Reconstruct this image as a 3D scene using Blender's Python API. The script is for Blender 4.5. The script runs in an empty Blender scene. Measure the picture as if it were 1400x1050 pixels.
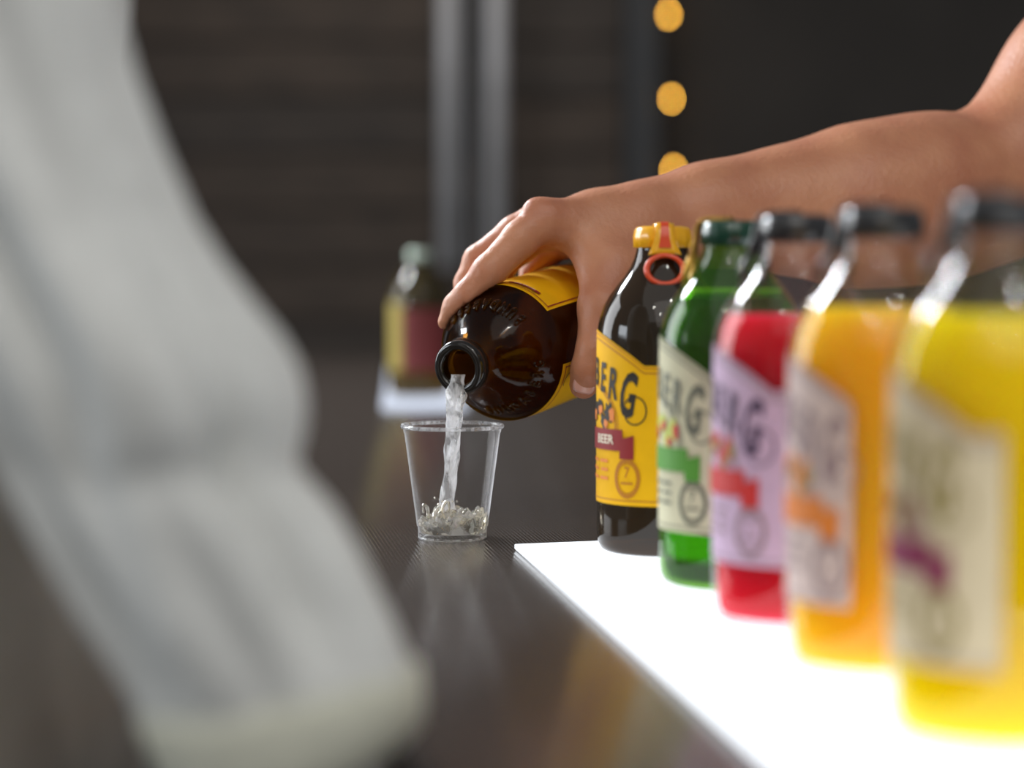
import bpy, bmesh, math, random
import numpy as np
from mathutils import Vector, Matrix

random.seed(7)
SC = bpy.context.scene
COL = SC.collection
PI = math.pi

# ------------------------------------------------------------------ camera
TOP = 0.95                       # counter top above the floor
F = 2800.0                       # focal length in pixels of the 1400 wide frame
HORIZON = 370.0
PITCH = math.atan((525 - HORIZON) / F)
CAM = Vector((0, 0, TOP + 0.150))
cam_data = bpy.data.cameras.new('camera')
cam = bpy.data.objects.new('camera', cam_data)
COL.objects.link(cam)
cam.location = CAM
cam.rotation_euler = (PI / 2 - PITCH, 0, 0)
cam_data.sensor_width = 36
cam_data.lens = F / 1400 * 36
cam_data.clip_start = 0.02
cam_data.dof.use_dof = True
cam_data.dof.focus_distance = 1.13
cam_data.dof.aperture_fstop = 3.0
cam_data.dof.aperture_ratio = 1.14
SC.camera = cam

# ------------------------------------------------------------------ world, lamps, exposure
w = bpy.data.worlds.new('world')
SC.world = w
w.use_nodes = True
w.node_tree.nodes['Background'].inputs[0].default_value = (0.85, 0.92, 1.0, 1)
w.node_tree.nodes['Background'].inputs[1].default_value = 0.20
SC.view_settings.view_transform = 'Standard'
SC.view_settings.look = 'None'
SC.view_settings.exposure = 0
SC.view_settings.gamma = 1
SC.view_settings.use_curve_mapping = False
SC.cycles.max_bounces = 14
SC.cycles.transparent_max_bounces = 24
SC.cycles.transmission_bounces = 12
SC.cycles.sample_clamp_indirect = 6
SC.cycles.use_denoising = True


def lamp(name, loc, target, size, power, color=(1, 1, 1), size_y=None, spread=PI):
    d = bpy.data.lights.new(name, 'AREA')
    d.energy = power
    d.color = color
    d.size = size
    if size_y:
        d.shape = 'RECTANGLE'
        d.size_y = size_y
    d.spread = spread
    o = bpy.data.objects.new(name, d)
    COL.objects.link(o)
    o.location = loc
    o.rotation_euler = (Vector(target) - Vector(loc)).to_track_quat('-Z', 'Y').to_euler()
    return o


lamp('window_daylight', (-2.5, 2.5, 1.9), (0.0, 0.9, 1.05), 1.5, 70, (0.94, 0.97, 1.0), 1.8)
lamp('window_daylight', (-2.4, 0.55, 1.45), (0.0, 1.1, 1.0), 0.8, 14, (0.86, 0.93, 1.0), 0.5)
lamp('overhead_light', (0.3, -1.2, 2.8), (0.1, 1.0, 1.0), 2.0, 13, (1.0, 0.95, 0.88))
lamp('overhead_light', (-0.3, 3.4, 2.9), (-0.1, 4.6, 1.0), 1.2, 8, (1.0, 0.84, 0.68))  # added light to brighten the doors and handles, no known source
lamp('overhead_light', (-1.15, 2.6, 2.3), (0.05, 1.15, 1.05), 0.35, 48, (0.90, 0.94, 1.0))
lamp('overhead_light', (-0.2, -0.5, 3.0), (0.0, 0.8, 1.0), 2.6, 14, (1.0, 0.98, 0.95))  # added light above the customer to brighten the sleeve
for lx, ly, pw in ((-0.5, -0.3, 2.0), (0.45, 0.1, 2.0), (-0.2, -1.0, 2.0)):  # small unseen lights added to put glints on the bottle glass
    lamp('highlight_spot', (lx, ly, 2.6), (lx * .3, 1.0, 0.95), 0.06, pw, (1.0, 0.96, 0.9))


# ------------------------------------------------------------------ geometry helpers
def P(px, py, d):
    x = (px - 700) / F * d
    y = -(py - 525) / F * d
    return CAM + Vector((x, d * math.cos(PITCH) + y * math.sin(PITCH), -d * math.sin(PITCH) + y * math.cos(PITCH)))


def G(px, py, z=TOP):
    v = P(px, py, 1.0) - CAM
    return CAM + v * ((z - CAM.z) / v.z)


def tag(o, label=None, cat=None, group=None, kind=None):
    if label: o['label'] = label
    if cat: o['category'] = cat
    if group: o['group'] = group
    if kind: o['kind'] = kind
    return o


def obj(name, verts, faces, material=None, parent=None, smooth=True):
    me = bpy.data.meshes.new(name)
    me.from_pydata([tuple(v) for v in verts], [], [tuple(int(i) for i in f) for f in faces])
    if smooth and len(me.polygons):
        me.polygons.foreach_set('use_smooth', [True] * len(me.polygons))
    me.update()
    o = bpy.data.objects.new(name, me)
    COL.objects.link(o)
    if material: me.materials.append(material)
    if parent: o.parent = parent
    return o


def empty(name, loc, rot=None):
    o = bpy.data.objects.new(name, None)
    COL.objects.link(o)
    o.location = loc
    o.empty_display_size = 0.05
    if rot is not None:
        o.rotation_mode = 'QUATERNION'
        o.rotation_quaternion = rot
    return o


class MB:
    def __init__(self):
        self.v, self.f = [], []

    def add(self, verts, faces):
        n = len(self.v)
        self.v += [tuple(v) for v in verts]
        self.f += [tuple(i + n for i in f) for f in faces]
        return self

    def box(self, lo, hi, bev=0.0):
        bm = bmesh.new()
        bmesh.ops.create_cube(bm, size=1)
        for v in bm.verts:
            v.co = Vector([(lo[i] + hi[i]) / 2 + v.co[i] * (hi[i] - lo[i]) for i in range(3)])
        if bev:
            bmesh.ops.bevel(bm, geom=bm.edges[:], offset=bev, segments=2, affect='EDGES')
        bm.verts.index_update()
        self.add([v.co.copy() for v in bm.verts], [[v.index for v in f.verts] for f in bm.faces])
        bm.free()
        return self

    def lathe(self, prof, seg=64, close=False, jig=None):
        n = len(prof)
        vs, fs = [], []
        for k in range(seg):
            a = 2 * PI * k / seg
            for r, z in prof:
                vs.append((r * math.cos(a), r * math.sin(a), z))
        m = n if close else n - 1
        for k in range(seg):
            k2 = (k + 1) % seg
            for i in range(m):
                j = (i + 1) % n
                fs.append((k * n + i, k2 * n + i, k2 * n + j, k * n + j))
        return self.add(vs, fs)

    def tube(self, pts, rad, seg=12, caps=True):
        pts = [Vector(p) for p in pts]
        if not hasattr(rad, '__len__'): rad = [rad] * len(pts)
        vs, fs = [], []
        up = Vector((0, 0, 1))
        t0 = (pts[1] - pts[0]).normalized()
        if abs(t0.dot(up)) > 0.9: up = Vector((1, 0, 0))
        for i, p in enumerate(pts):
            t = (pts[min(i + 1, len(pts) - 1)] - pts[max(i - 1, 0)]).normalized()
            a = t.cross(up).normalized()
            b = a.cross(t).normalized()
            up = b
            for k in range(seg):
                q = 2 * PI * k / seg
                vs.append(p + (a * math.cos(q) + b * math.sin(q)) * rad[i])
        for i in range(len(pts) - 1):
            for k in range(seg):
                k2 = (k + 1) % seg
                fs.append((i * seg + k, i * seg + k2, (i + 1) * seg + k2, (i + 1) * seg + k))
        if caps:
            fs.append(tuple(range(seg))[::-1])
            fs.append(tuple((len(pts) - 1) * seg + k for k in range(seg)))
        return self.add(vs, fs)

    def torus(self, R, r, z=0, seg=48, sub=10, sx=1.0, sy=1.0):
        prof = [(R + r * math.cos(2 * PI * k / sub), z + r * math.sin(2 * PI * k / sub)) for k in range(sub)]
        n0 = len(self.v)
        self.lathe(prof, seg, close=True)
        for i in range(n0, len(self.v)):
            x, y, zz = self.v[i]
            self.v[i] = (x * sx, y * sy, zz)
        return self

    def xf(self, M):
        self.v = [tuple(M @ Vector(v)) for v in self.v]
        return self

    def build(self, name, material=None, parent=None, smooth=True):
        return obj(name, self.v, self.f, material, parent, smooth)


# ------------------------------------------------------------------ materials
def nmat(name):
    m = bpy.data.materials.new(name)
    m.use_nodes = True
    nt = m.node_tree
    for n in list(nt.nodes): nt.nodes.remove(n)
    out = nt.nodes.new('ShaderNodeOutputMaterial')
    return m, nt, out


def N(nt, typ, **kw):
    n = nt.nodes.new(typ)
    for k, v in kw.items():
        if k in n.inputs: n.inputs[k].default_value = v
        else: setattr(n, k, v)
    return n


def srgb(r, g, b):
    def c(x):
        x /= 255
        return x / 12.92 if x < 0.04045 else ((x + 0.055) / 1.055) ** 2.4
    return (c(r), c(g), c(b), 1)


def pbr(name, color, rough=0.5, noise=0.0, scale=40, bump=0.0, bscale=200, metal=0.0, coat=0.0, sss=0.0, srad=(1, .5, .3), sscale=0.01, spec=0.5, stretch=(1, 1, 1), color2=None):
    m, nt, out = nmat(name)
    b = N(nt, 'ShaderNodeBsdfPrincipled')
    b.inputs['Base Color'].default_value = color
    b.inputs['Roughness'].default_value = rough
    b.inputs['Metallic'].default_value = metal
    b.inputs['Coat Weight'].default_value = coat
    b.inputs['Coat Roughness'].default_value = 0.04
    b.inputs['Specular IOR Level'].default_value = spec
    if sss:
        b.inputs['Subsurface Weight'].default_value = sss
        b.inputs['Subsurface Radius'].default_value = srad
        b.inputs['Subsurface Scale'].default_value = sscale
    tc = N(nt, 'ShaderNodeTexCoord')
    mp = N(nt, 'ShaderNodeMapping')
    mp.inputs['Scale'].default_value = stretch
    nt.links.new(tc.outputs['Object'], mp.inputs[0])
    if noise:
        nz = N(nt, 'ShaderNodeTexNoise', Scale=scale, Detail=4.0)
        nt.links.new(mp.outputs[0], nz.inputs['Vector'])
        mx = N(nt, 'ShaderNodeMix', data_type='RGBA')
        c2 = color2 or tuple(c * (1 - noise) for c in color[:3]) + (1,)
        mx.inputs[6].default_value = color
        mx.inputs[7].default_value = c2
        rp = N(nt, 'ShaderNodeMapRange')
        rp.inputs[1].default_value = 0.35
        rp.inputs[2].default_value = 0.65
        nt.links.new(nz.outputs[0], rp.inputs[0])
        nt.links.new(rp.outputs[0], mx.inputs[0])
        nt.links.new(mx.outputs[2], b.inputs['Base Color'])
    if bump:
        nb = N(nt, 'ShaderNodeTexNoise', Scale=bscale, Detail=3.0)
        nt.links.new(mp.outputs[0], nb.inputs['Vector'])
        bp = N(nt, 'ShaderNodeBump', Strength=bump, Distance=0.001)
        nt.links.new(nb.outputs[0], bp.inputs['Height'])
        nt.links.new(bp.outputs[0], b.inputs['Normal'])
    nt.links.new(b.outputs[0], out.inputs[0])
    return m


def thin_glass(name, tint, ior=1.5, rough=0.03, bump=0.0, body=0.0, body_color=(.1, .06, .03, 1), glow=0.0, glow_color=(1, 1, 1, 1)):
    """one glass wall: tinted see-through with a fresnel gloss"""
    m, nt, out = nmat(name)
    tr = N(nt, 'ShaderNodeBsdfTransparent')
    tr.inputs[0].default_value = tint
    gl = N(nt, 'ShaderNodeBsdfGlossy', Roughness=rough)
    # Schlick gloss from the unsigned angle, the same from inside and outside a single wall
    f0 = ((ior - 1) / (ior + 1)) ** 2
    lwt = N(nt, 'ShaderNodeLayerWeight', Blend=0.5)
    p5 = N(nt, 'ShaderNodeMath', operation='POWER')
    p5.inputs[1].default_value = 5.0
    nt.links.new(lwt.outputs['Facing'], p5.inputs[0])
    fr = N(nt, 'ShaderNodeMapRange')
    fr.inputs[3].default_value = f0
    fr.inputs[4].default_value = 0.96 if ior > 1.4 else 0.75
    nt.links.new(p5.outputs[0], fr.inputs[0])
    mix = N(nt, 'ShaderNodeMixShader')
    src = tr
    if body:
        df = N(nt, 'ShaderNodeBsdfDiffuse')
        df.inputs[0].default_value = body_color
        m2 = N(nt, 'ShaderNodeMixShader')
        m2.inputs[0].default_value = body
        nt.links.new(tr.outputs[0], m2.inputs[1])
        nt.links.new(df.outputs[0], m2.inputs[2])
        src = m2
    if glow:
        tl = N(nt, 'ShaderNodeBsdfTranslucent')
        tl.inputs[0].default_value = glow_color
        m3 = N(nt, 'ShaderNodeMixShader')
        m3.inputs[0].default_value = glow
        nt.links.new(src.outputs[0], m3.inputs[1])
        nt.links.new(tl.outputs[0], m3.inputs[2])
        src = m3
    nt.links.new(fr.outputs[0], mix.inputs[0])
    nt.links.new(src.outputs[0], mix.inputs[1])
    nt.links.new(gl.outputs[0], mix.inputs[2])
    if bump:
        tc = N(nt, 'ShaderNodeTexCoord')
        nb = N(nt, 'ShaderNodeTexNoise', Scale=120.0, Detail=2.0)
        nt.links.new(tc.outputs['Object'], nb.inputs['Vector'])
        bp = N(nt, 'ShaderNodeBump', Strength=bump, Distance=0.001)
        nt.links.new(nb.outputs[0], bp.inputs['Height'])
        nt.links.new(bp.outputs[0], gl.inputs['Normal'])
        nt.links.new(bp.outputs[0], lwt.inputs['Normal'])
    nt.links.new(mix.outputs[0], out.inputs[0])
    return m


def real_glass(name, color=(1, 1, 1, 1), ior=1.45, rough=0.0, bump=0.0, bscale=120):
    m, nt, out = nmat(name)
    g = N(nt, 'ShaderNodeBsdfGlass', Roughness=rough, IOR=ior)
    g.inputs[0].default_value = color
    if bump:
        tc = N(nt, 'ShaderNodeTexCoord')
        nb = N(nt, 'ShaderNodeTexNoise', Scale=float(bscale), Detail=2.0)
        nt.links.new(tc.outputs['Object'], nb.inputs['Vector'])
        bp = N(nt, 'ShaderNodeBump', Strength=bump, Distance=0.002)
        nt.links.new(nb.outputs[0], bp.inputs['Height'])
        nt.links.new(bp.outputs[0], g.inputs['Normal'])
    nt.links.new(g.outputs[0], out.inputs[0])
    return m


def whitened_clear(name, color, whiteness, bump, zs=0.14, sc=230.0):
    """clear material with white streaks painted in for bright reflections"""
    m = real_glass(name, color, 1.33, bump=bump, bscale=140)
    nt = m.node_tree
    out = [n for n in nt.nodes if n.type == 'OUTPUT_MATERIAL'][0]
    g = [n for n in nt.nodes if n.type == 'BSDF_GLASS'][0]
    tl = N(nt, 'ShaderNodeBsdfTranslucent')
    tl.inputs[0].default_value = (0.95, 0.95, 0.97, 1)
    df = N(nt, 'ShaderNodeBsdfDiffuse')
    df.inputs[0].default_value = (0.95, 0.95, 0.97, 1)
    a = N(nt, 'ShaderNodeMixShader')
    nt.links.new(tl.outputs[0], a.inputs[1])
    nt.links.new(df.outputs[0], a.inputs[2])
    b = N(nt, 'ShaderNodeMixShader')
    tc = N(nt, 'ShaderNodeTexCoord')
    mp = N(nt, 'ShaderNodeMapping')
    mp.inputs['Scale'].default_value = (1, 1, zs)
    nz = N(nt, 'ShaderNodeTexNoise', Scale=sc, Detail=2.0)
    rg = N(nt, 'ShaderNodeMapRange')
    rg.inputs[1].default_value = 0.42
    rg.inputs[2].default_value = 0.62
    rg.inputs[3].default_value = whiteness * 0.3
    rg.inputs[4].default_value = min(1.0, whiteness * 1.9)
    nt.links.new(tc.outputs['Object'], mp.inputs[0])
    nt.links.new(mp.outputs[0], nz.inputs['Vector'])
    for q in nt.nodes:
        if q.type == 'TEX_NOISE' and q != nz: nt.links.new(mp.outputs[0], q.inputs['Vector'])
    nt.links.new(nz.outputs[0], rg.inputs[0])
    nt.links.new(rg.outputs[0], b.inputs[0])
    nt.links.new(g.outputs[0], b.inputs[1])
    nt.links.new(a.outputs[0], b.inputs[2])
    nt.links.new(b.outputs[0], out.inputs[0])
    return m


def clear_plastic(name, ior=1.22, edge=6.5, amount=1.0, edge_tone=(0.9, 0.9, 0.92, 1), gloss=0.45):
    """thin clear wall: see-through face on, glossy edge on, with a pale tone painted in for light caught there"""
    m = thin_glass(name, (0.985, 0.985, 0.985, 1), ior, 0.02)
    nt = m.node_tree
    out = [n for n in nt.nodes if n.type == 'OUTPUT_MATERIAL'][0]
    mix = out.inputs[0].links[0].from_node
    lw = N(nt, 'ShaderNodeLayerWeight', Blend=0.5)
    pw = N(nt, 'ShaderNodeMath', operation='POWER')
    pw.inputs[1].default_value = edge
    ml = N(nt, 'ShaderNodeMath', operation='MULTIPLY')
    ml.inputs[1].default_value = amount
    nt.links.new(lw.outputs['Facing'], pw.inputs[0])
    nt.links.new(pw.outputs[0], ml.inputs[0])
    df = N(nt, 'ShaderNodeBsdfTranslucent')
    df.inputs[0].default_value = edge_tone
    d2 = N(nt, 'ShaderNodeBsdfDiffuse')
    d2.inputs[0].default_value = edge_tone
    a = N(nt, 'ShaderNodeMixShader')
    nt.links.new(df.outputs[0], a.inputs[1])
    nt.links.new(d2.outputs[0], a.inputs[2])
    fl = mix.inputs[0].links[0].from_node
    hf = N(nt, 'ShaderNodeMath', operation='MULTIPLY')
    hf.inputs[1].default_value = gloss
    nt.links.new(fl.outputs[0], hf.inputs[0])
    nt.links.new(hf.outputs[0], mix.inputs[0])
    b = N(nt, 'ShaderNodeMixShader')
    nt.links.new(ml.outputs[0], b.inputs[0])
    nt.links.new(mix.outputs[0], b.inputs[1])
    nt.links.new(a.outputs[0], b.inputs[2])
    nt.links.new(b.outputs[0], out.inputs[0])
    return m


def emit(name, color, strength):
    m, nt, out = nmat(name)
    e = N(nt, 'ShaderNodeEmission', Strength=strength)
    e.inputs[0].default_value = color
    nt.links.new(e.outputs[0], out.inputs[0])
    return m


def counter_material():
    m, nt, out = nmat('dark woven laminate')
    b = N(nt, 'ShaderNodeBsdfPrincipled', Roughness=0.15)
    tc = N(nt, 'ShaderNodeTexCoord')
    mp = N(nt, 'ShaderNodeMapping')
    mp.inputs['Rotation'].default_value = (0, 0, math.radians(-8.7))
    nt.links.new(tc.outputs['Object'], mp.inputs[0])
    wv = N(nt, 'ShaderNodeTexWave', Scale=150.0, Distortion=0.3, Detail=1.0)
    wv.wave_profile = 'SIN'
    nt.links.new(mp.outputs[0], wv.inputs['Vector'])
    nz = N(nt, 'ShaderNodeTexNoise', Scale=9.0, Detail=3.0)
    nt.links.new(tc.outputs['Object'], nz.inputs['Vector'])
    mx = N(nt, 'ShaderNodeMix', data_type='RGBA')
    mx.inputs[6].default_value = (0.040, 0.030, 0.025, 1)
    mx.inputs[7].default_value = (0.058, 0.046, 0.039, 1)
    nt.links.new(nz.outputs[0], mx.inputs[0])
    m2 = N(nt, 'ShaderNodeMix', data_type='RGBA')
    m2.inputs[7].default_value = (0.10, 0.085, 0.075, 1)
    ml = N(nt, 'ShaderNodeMath', operation='MULTIPLY')
    ml.inputs[1].default_value = 0.6
    nt.links.new(wv.outputs['Fac'], ml.inputs[0])
    nt.links.new(ml.outputs[0], m2.inputs[0])
    nt.links.new(mx.outputs[2], m2.inputs[6])
    nt.links.new(m2.outputs[2], b.inputs['Base Color'])
    bp = N(nt, 'ShaderNodeBump', Strength=0.30, Distance=0.0004)
    nt.links.new(wv.outputs['Fac'], bp.inputs['Height'])
    nt.links.new(bp.outputs[0], b.inputs['Normal'])
    nt.links.new(b.outputs[0], out.inputs[0])
    return m


M = {}
M['counter'] = counter_material()
M['counter_side'] = pbr('dark counter front', srgb(50, 42, 37), 0.5, 0.3, 12)
M['floor'] = pbr('dark floor', srgb(62, 56, 50), 0.6, 0.3, 5)
M['wood'] = pbr('dark stained door boards', (0.074, 0.051, 0.036, 1), 0.6, 0.45, 7, 0.3, 60, stretch=(1, 1, 6))
M['wood_b'] = pbr('darker stained door boards', (0.054, 0.040, 0.031, 1), 0.6, 0.4, 7, 0.3, 60, stretch=(1, 1, 6))
M['wall'] = pbr('near black wall paint', (0.034, 0.029, 0.025, 1), 0.8, 0.3, 3)
M['frame'] = pbr('blue black door frame', (0.026, 0.029, 0.034, 1), 0.5)
M['steel'] = pbr('brushed steel', (0.62, 0.62, 0.64, 1), 0.45, metal=0.1, noise=0.15, scale=8)
M['panel'] = emit('lit white acrylic', (0.90, 0.945, 1.0, 1), 1.8)
M['panel_far'] = emit('lit white acrylic far', (0.78, 0.85, 1.0, 1), 1.0)
M['alu'] = pbr('pale panel base', (0.7, 0.72, 0.75, 1), 0.4)
M['bulb'] = emit('warm bulb', (1.0, 0.50, 0.06, 1), 34.0)
M['wire'] = pbr('black wire', (0.02, 0.02, 0.02, 1), 0.5)
M['skin'] = pbr('tanned skin', srgb(194, 133, 98), 0.46, 0.35, 28, 0.45, 330, sss=0.12, srad=(1, .4, .2), sscale=0.006, color2=srgb(178, 114, 84))
M['nail'] = pbr('fingernail', srgb(214, 160, 145), 0.28, coat=0.3)
M['linen'] = pbr('pale sage linen', srgb(222, 223, 220), 0.9, 0.10, 60, 0.3, 500)
M['cuff'] = pbr('sage cuff', srgb(206, 206, 190), 0.9, 0.12, 60, 0.3, 500)
M['trouser'] = pbr('taupe trousers', srgb(178, 176, 168), 0.9, 0.2, 30)
M['blackshirt'] = pbr('black staff shirt', srgb(30, 30, 32), 0.9, 0.2, 30)
M['amber'] = thin_glass('dark amber glass', (0.13, 0.07, 0.025, 1), body=0.22, body_color=(0.10, 0.065, 0.035, 1), rough=0.06)
M['amber_pour'] = thin_glass('amber glass', (0.46, 0.295, 0.10, 1), 1.36, bump=0.12, rough=0.10, glow=0.11, glow_color=(0.72, 0.42, 0.09, 1))
M['pour_drink'] = thin_glass('drink inside the amber bottle', (0.85, 0.7, 0.5, 1), 1.1, body=0.10, body_color=(0.5, 0.3, 0.15, 1))
M['amber_far'] = thin_glass('far amber glass', (0.30, 0.20, 0.05, 1), body=0.3, body_color=(0.12, 0.09, 0.03, 1))
M['greenglass'] = thin_glass('green glass', (0.38, 0.64, 0.10, 1), body=0.18, body_color=(0.09, 0.25, 0.025, 1), rough=0.06)
M['greendrink'] = real_glass('pale green drink', (0.42, 0.76, 0.05, 1), 1.33)
M['lime'] = pbr('lit lime drink edge', (0.90, 1.0, 0.10, 1), 0.3, sss=1.0, srad=(1, 1, .5), sscale=0.01)
M['clearglass'] = clear_plastic('clear bottle glass', 1.5, 4.0, 0.5, (0.45, 0.47, 0.46, 1), 1.0)
M['cup'] = clear_plastic('clear plastic')  # pale edges paint in the light the cup wall would reflect
M['rim'] = whitened_clear('whitened clear rim', (0.98, 0.98, 0.98, 1), 0.22, 0.0)  # whitened so the rim's bright line of light is in its colour
M['drink'] = whitened_clear('pale ginger drink', (0.99, 0.955, 0.86, 1), 0.20, 0.25, 0.9, 160.0)
M['stream'] = whitened_clear('poured drink', (0.99, 0.98, 0.96, 1), 0.58, 0.6)  # white streaks stand in for lamp and panel light on the stream


def juice(name, c, rad):
    """cloudy drink: light from the panel enters through the base, wanders inside and leaves through the sides"""
    return pbr(name, c, 0.3, sss=1.0, srad=rad, sscale=0.06, spec=0.0)


M['juice_red'] = juice('cloudy red drink', (0.47, 0.011, 0.022, 1), (1, .35, .5))
M['juice_orange'] = juice('cloudy orange drink', (0.995, 0.42, 0.010, 1), (1, .7, .3))
M['juice_yellow'] = juice('cloudy yellow drink', (0.999, 0.57, 0.001, 1), (1, .9, .4))
paper = lambda n, c: pbr(n, c, 0.62, 0.06, 90, spec=0.2)
M['p_yellow'] = paper('amber yellow label paper', srgb(238, 180, 10))
M['p_cream'] = paper('cream label paper', srgb(208, 204, 172))
M['p_lilac'] = paper('pale lilac label paper', srgb(206, 178, 204))
M['p_pink'] = paper('pale pink cream label paper', srgb(220, 198, 190))
M['p_straw'] = paper('straw cream label paper', srgb(226, 208, 172))
ink = lambda n, c: pbr(n, c, 0.55)
M['i_black'] = ink('black ink', srgb(38, 30, 20))
M['i_brown'] = ink('ochre ink', srgb(186, 116, 10))
M['i_red'] = ink('dark red ink', srgb(140, 26, 28))
M['i_white'] = ink('white ink', srgb(240, 225, 200))
M['i_orange'] = ink('orange ink', srgb(226, 130, 50))
M['i_green'] = ink('green ink', srgb(84, 150, 50))
M['i_lime'] = ink('lime ink', srgb(196, 206, 90))
M['i_grey'] = ink('grey green ink', srgb(110, 112, 96))
M['i_navy'] = ink('dark plum ink', srgb(70, 52, 80))
M['i_berry'] = ink('berry ink', srgb(200, 50, 48))
M['i_olive'] = ink('olive ink', srgb(150, 132, 66))
M['i_plum'] = ink('plum ink', srgb(140, 50, 84))
M['i_mauve'] = ink('mauve grey ink', srgb(150, 126, 130))
M['cap_yellow'] = pbr('yellow cap', srgb(240, 172, 12), 0.3, coat=0.4)
M['cap_red'] = pbr('orange red pull tab', srgb(222, 70, 22), 0.3, coat=0.4)
M['cap_black'] = pbr('black cap', (0.022, 0.022, 0.024, 1), 0.3, coat=0.5)
M['cap_green'] = pbr('dark green cap', srgb(14, 62, 44), 0.3, coat=0.5)
M['cap_gold'] = pbr('gold tab', srgb(205, 160, 60), 0.3, metal=0.5)
M['cap_silver'] = pbr('pale silver green cap', srgb(190, 205, 190), 0.25, metal=0.4)

# ------------------------------------------------------------------ setting
# the bar runs away from the camera and drifts left
AX = Vector((-0.153, 1.0, 0)).normalized()
BX = Vector((AX.y, -AX.x, 0))


def bar(s, t, z):                 # s along the bar, t across it (0 = customers' edge)
    o = Vector((0.106, 0.0, 0))
    return Vector((o.x, 0, z)) + AX * s + BX * t


def bar_box(mb, s0, s1, t0, t1, z0, z1, bev=0.0):
    m2 = MB().box((s0, t0, z0), (s1, t1, z1), bev)
    m2.v = [tuple(bar(v[0], v[1], v[2])) for v in m2.v]
    m2.f = [f[::-1] for f in m2.f]
    mb.add(m2.v, m2.f)
    return mb


S0, S1, T0, T1 = -0.9, 3.62, -0.02, 0.62
bc = empty('bar_counter', bar(1.3, 0.3, 0))
tag(bc, 'long dark brown bar counter with a glossy finely grooved top', 'bar counter')


def rel(o, root):
    """o was built in world space: hang it under root without moving it"""
    bpy.context.view_layer.update()
    o.parent = root
    o.matrix_parent_inverse = root.matrix_world.inverted()
    return o


rel(bar_box(MB(), S0, S1, T0 - 0.02, T1 + 0.02, TOP - 0.035, TOP, 0.003).build('counter_top', M['counter'], smooth=False), bc)
rel(bar_box(MB(), S0 + .04, S1 - .04, T0 + .02, T1 - .02, 0.10, TOP - 0.035).build('counter_body', M['counter_side'], smooth=False), bc)
rel(bar_box(MB(), S0 + .08, S1 - .08, T0 + .06, T1 - .06, 0.0, 0.10).build('plinth', M['counter_side'], smooth=False), bc)

tag(MB().box((-3.2, -2.0, -0.05), (3.2, 5.5, 0.0)).build('floor', M['floor'], smooth=False), 'dark floor around the bar', None, None, 'structure')

WY = 5.05                        # wall plane


def WX(px):                      # picture column -> x on the back wall
    return P(px, 300, 1).x * (WY / P(px, 300, 1).y) if False else (px - 700) / F * WY


wb = MB().box((WX(898), WY + 0.02, 0), (3.2, WY + 0.14, 3.0)).build('wall_back', M['wall'], smooth=False)
tag(wb, 'near black back wall to the right of the doors', None, None, 'structure')
wl = MB().box((-3.2, WY + 0.02, 0), (-1.95, WY + 0.14, 3.0)).build('wall_left', M['wall'], smooth=False)
tag(wl, 'near black wall to the left of the doors', None, None, 'structure')
tf = MB().box((WX(852), WY - 0.05, 0), (WX(899), WY + 0.14, 3.0), 0.004).build('trim_1', M['frame'], smooth=False)
tag(tf, 'blue black upright door frame post under the string lights', None, None, 'structure')
wt = MB().box((-1.95, WY + 0.02, 2.5), (WX(852), WY + 0.14, 3.0)).build('wall_above', M['wall'], smooth=False)
tag(wt, 'near black wall over the doors', None, None, 'structure')


def door(name, x0, x1, label, mat_list):
    d = empty(name, ((x0 + x1) / 2, WY, 0))
    tag(d, label, None, None, 'structure')
    rel(MB().box((x0, WY + 0.03, 0.01), (x1, WY + 0.07, 2.49)).build('door_core', M['wood_b'], smooth=False), d)
    z = 0.02
    i = 0
    while z < 2.47:
        z2 = min(z + 0.137, 2.485)
        jut = 0.003 * ((i * 7) % 3)
        rel(MB().box((x0 + .004, WY - jut, z), (x1 - .004, WY + 0.03, z2 - 0.008), 0.003).build('plank', mat_list[(i * 5 + i // 3) % len(mat_list)], smooth=False), d)
        z = z2
        i += 1
    return d


xm = WX(646)
door('door_1', xm - 1.25, xm - 0.004, 'dark boarded door leaf with the left steel pull handle', [M['wood'], M['wood'], M['wood_b']])
door('door_2', xm + 0.004, WX(852), 'dark boarded door leaf with the right steel pull handle', [M['wood'], M['wood_b'], M['wood']])


def pull(px, label, zlow):
    x = WX(px)
    h = empty('door_pull_handle', (x, WY, zlow))
    tag(h, label, 'door handle', 'long pull handles on the dark doors')
    rel(MB().tube([(x, WY - 0.10, zlow), (x, WY - 0.10, 2.25)], 0.0245, 20).build('grip_bar', M['steel']), h)
    for z in (zlow + 0.13, 2.1):
        rel(MB().tube([(x, WY - 0.10, z), (x, WY - 0.003, z)], 0.014, 12).build('bracket', M['steel']), h)
    return h


pull(615.5, 'long upright grey steel pull handle, the left one of the pair', P(613, 366, WY).z)
pull(680, 'long upright grey steel pull handle, the right one of the pair', P(678, 366, WY).z)

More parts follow.
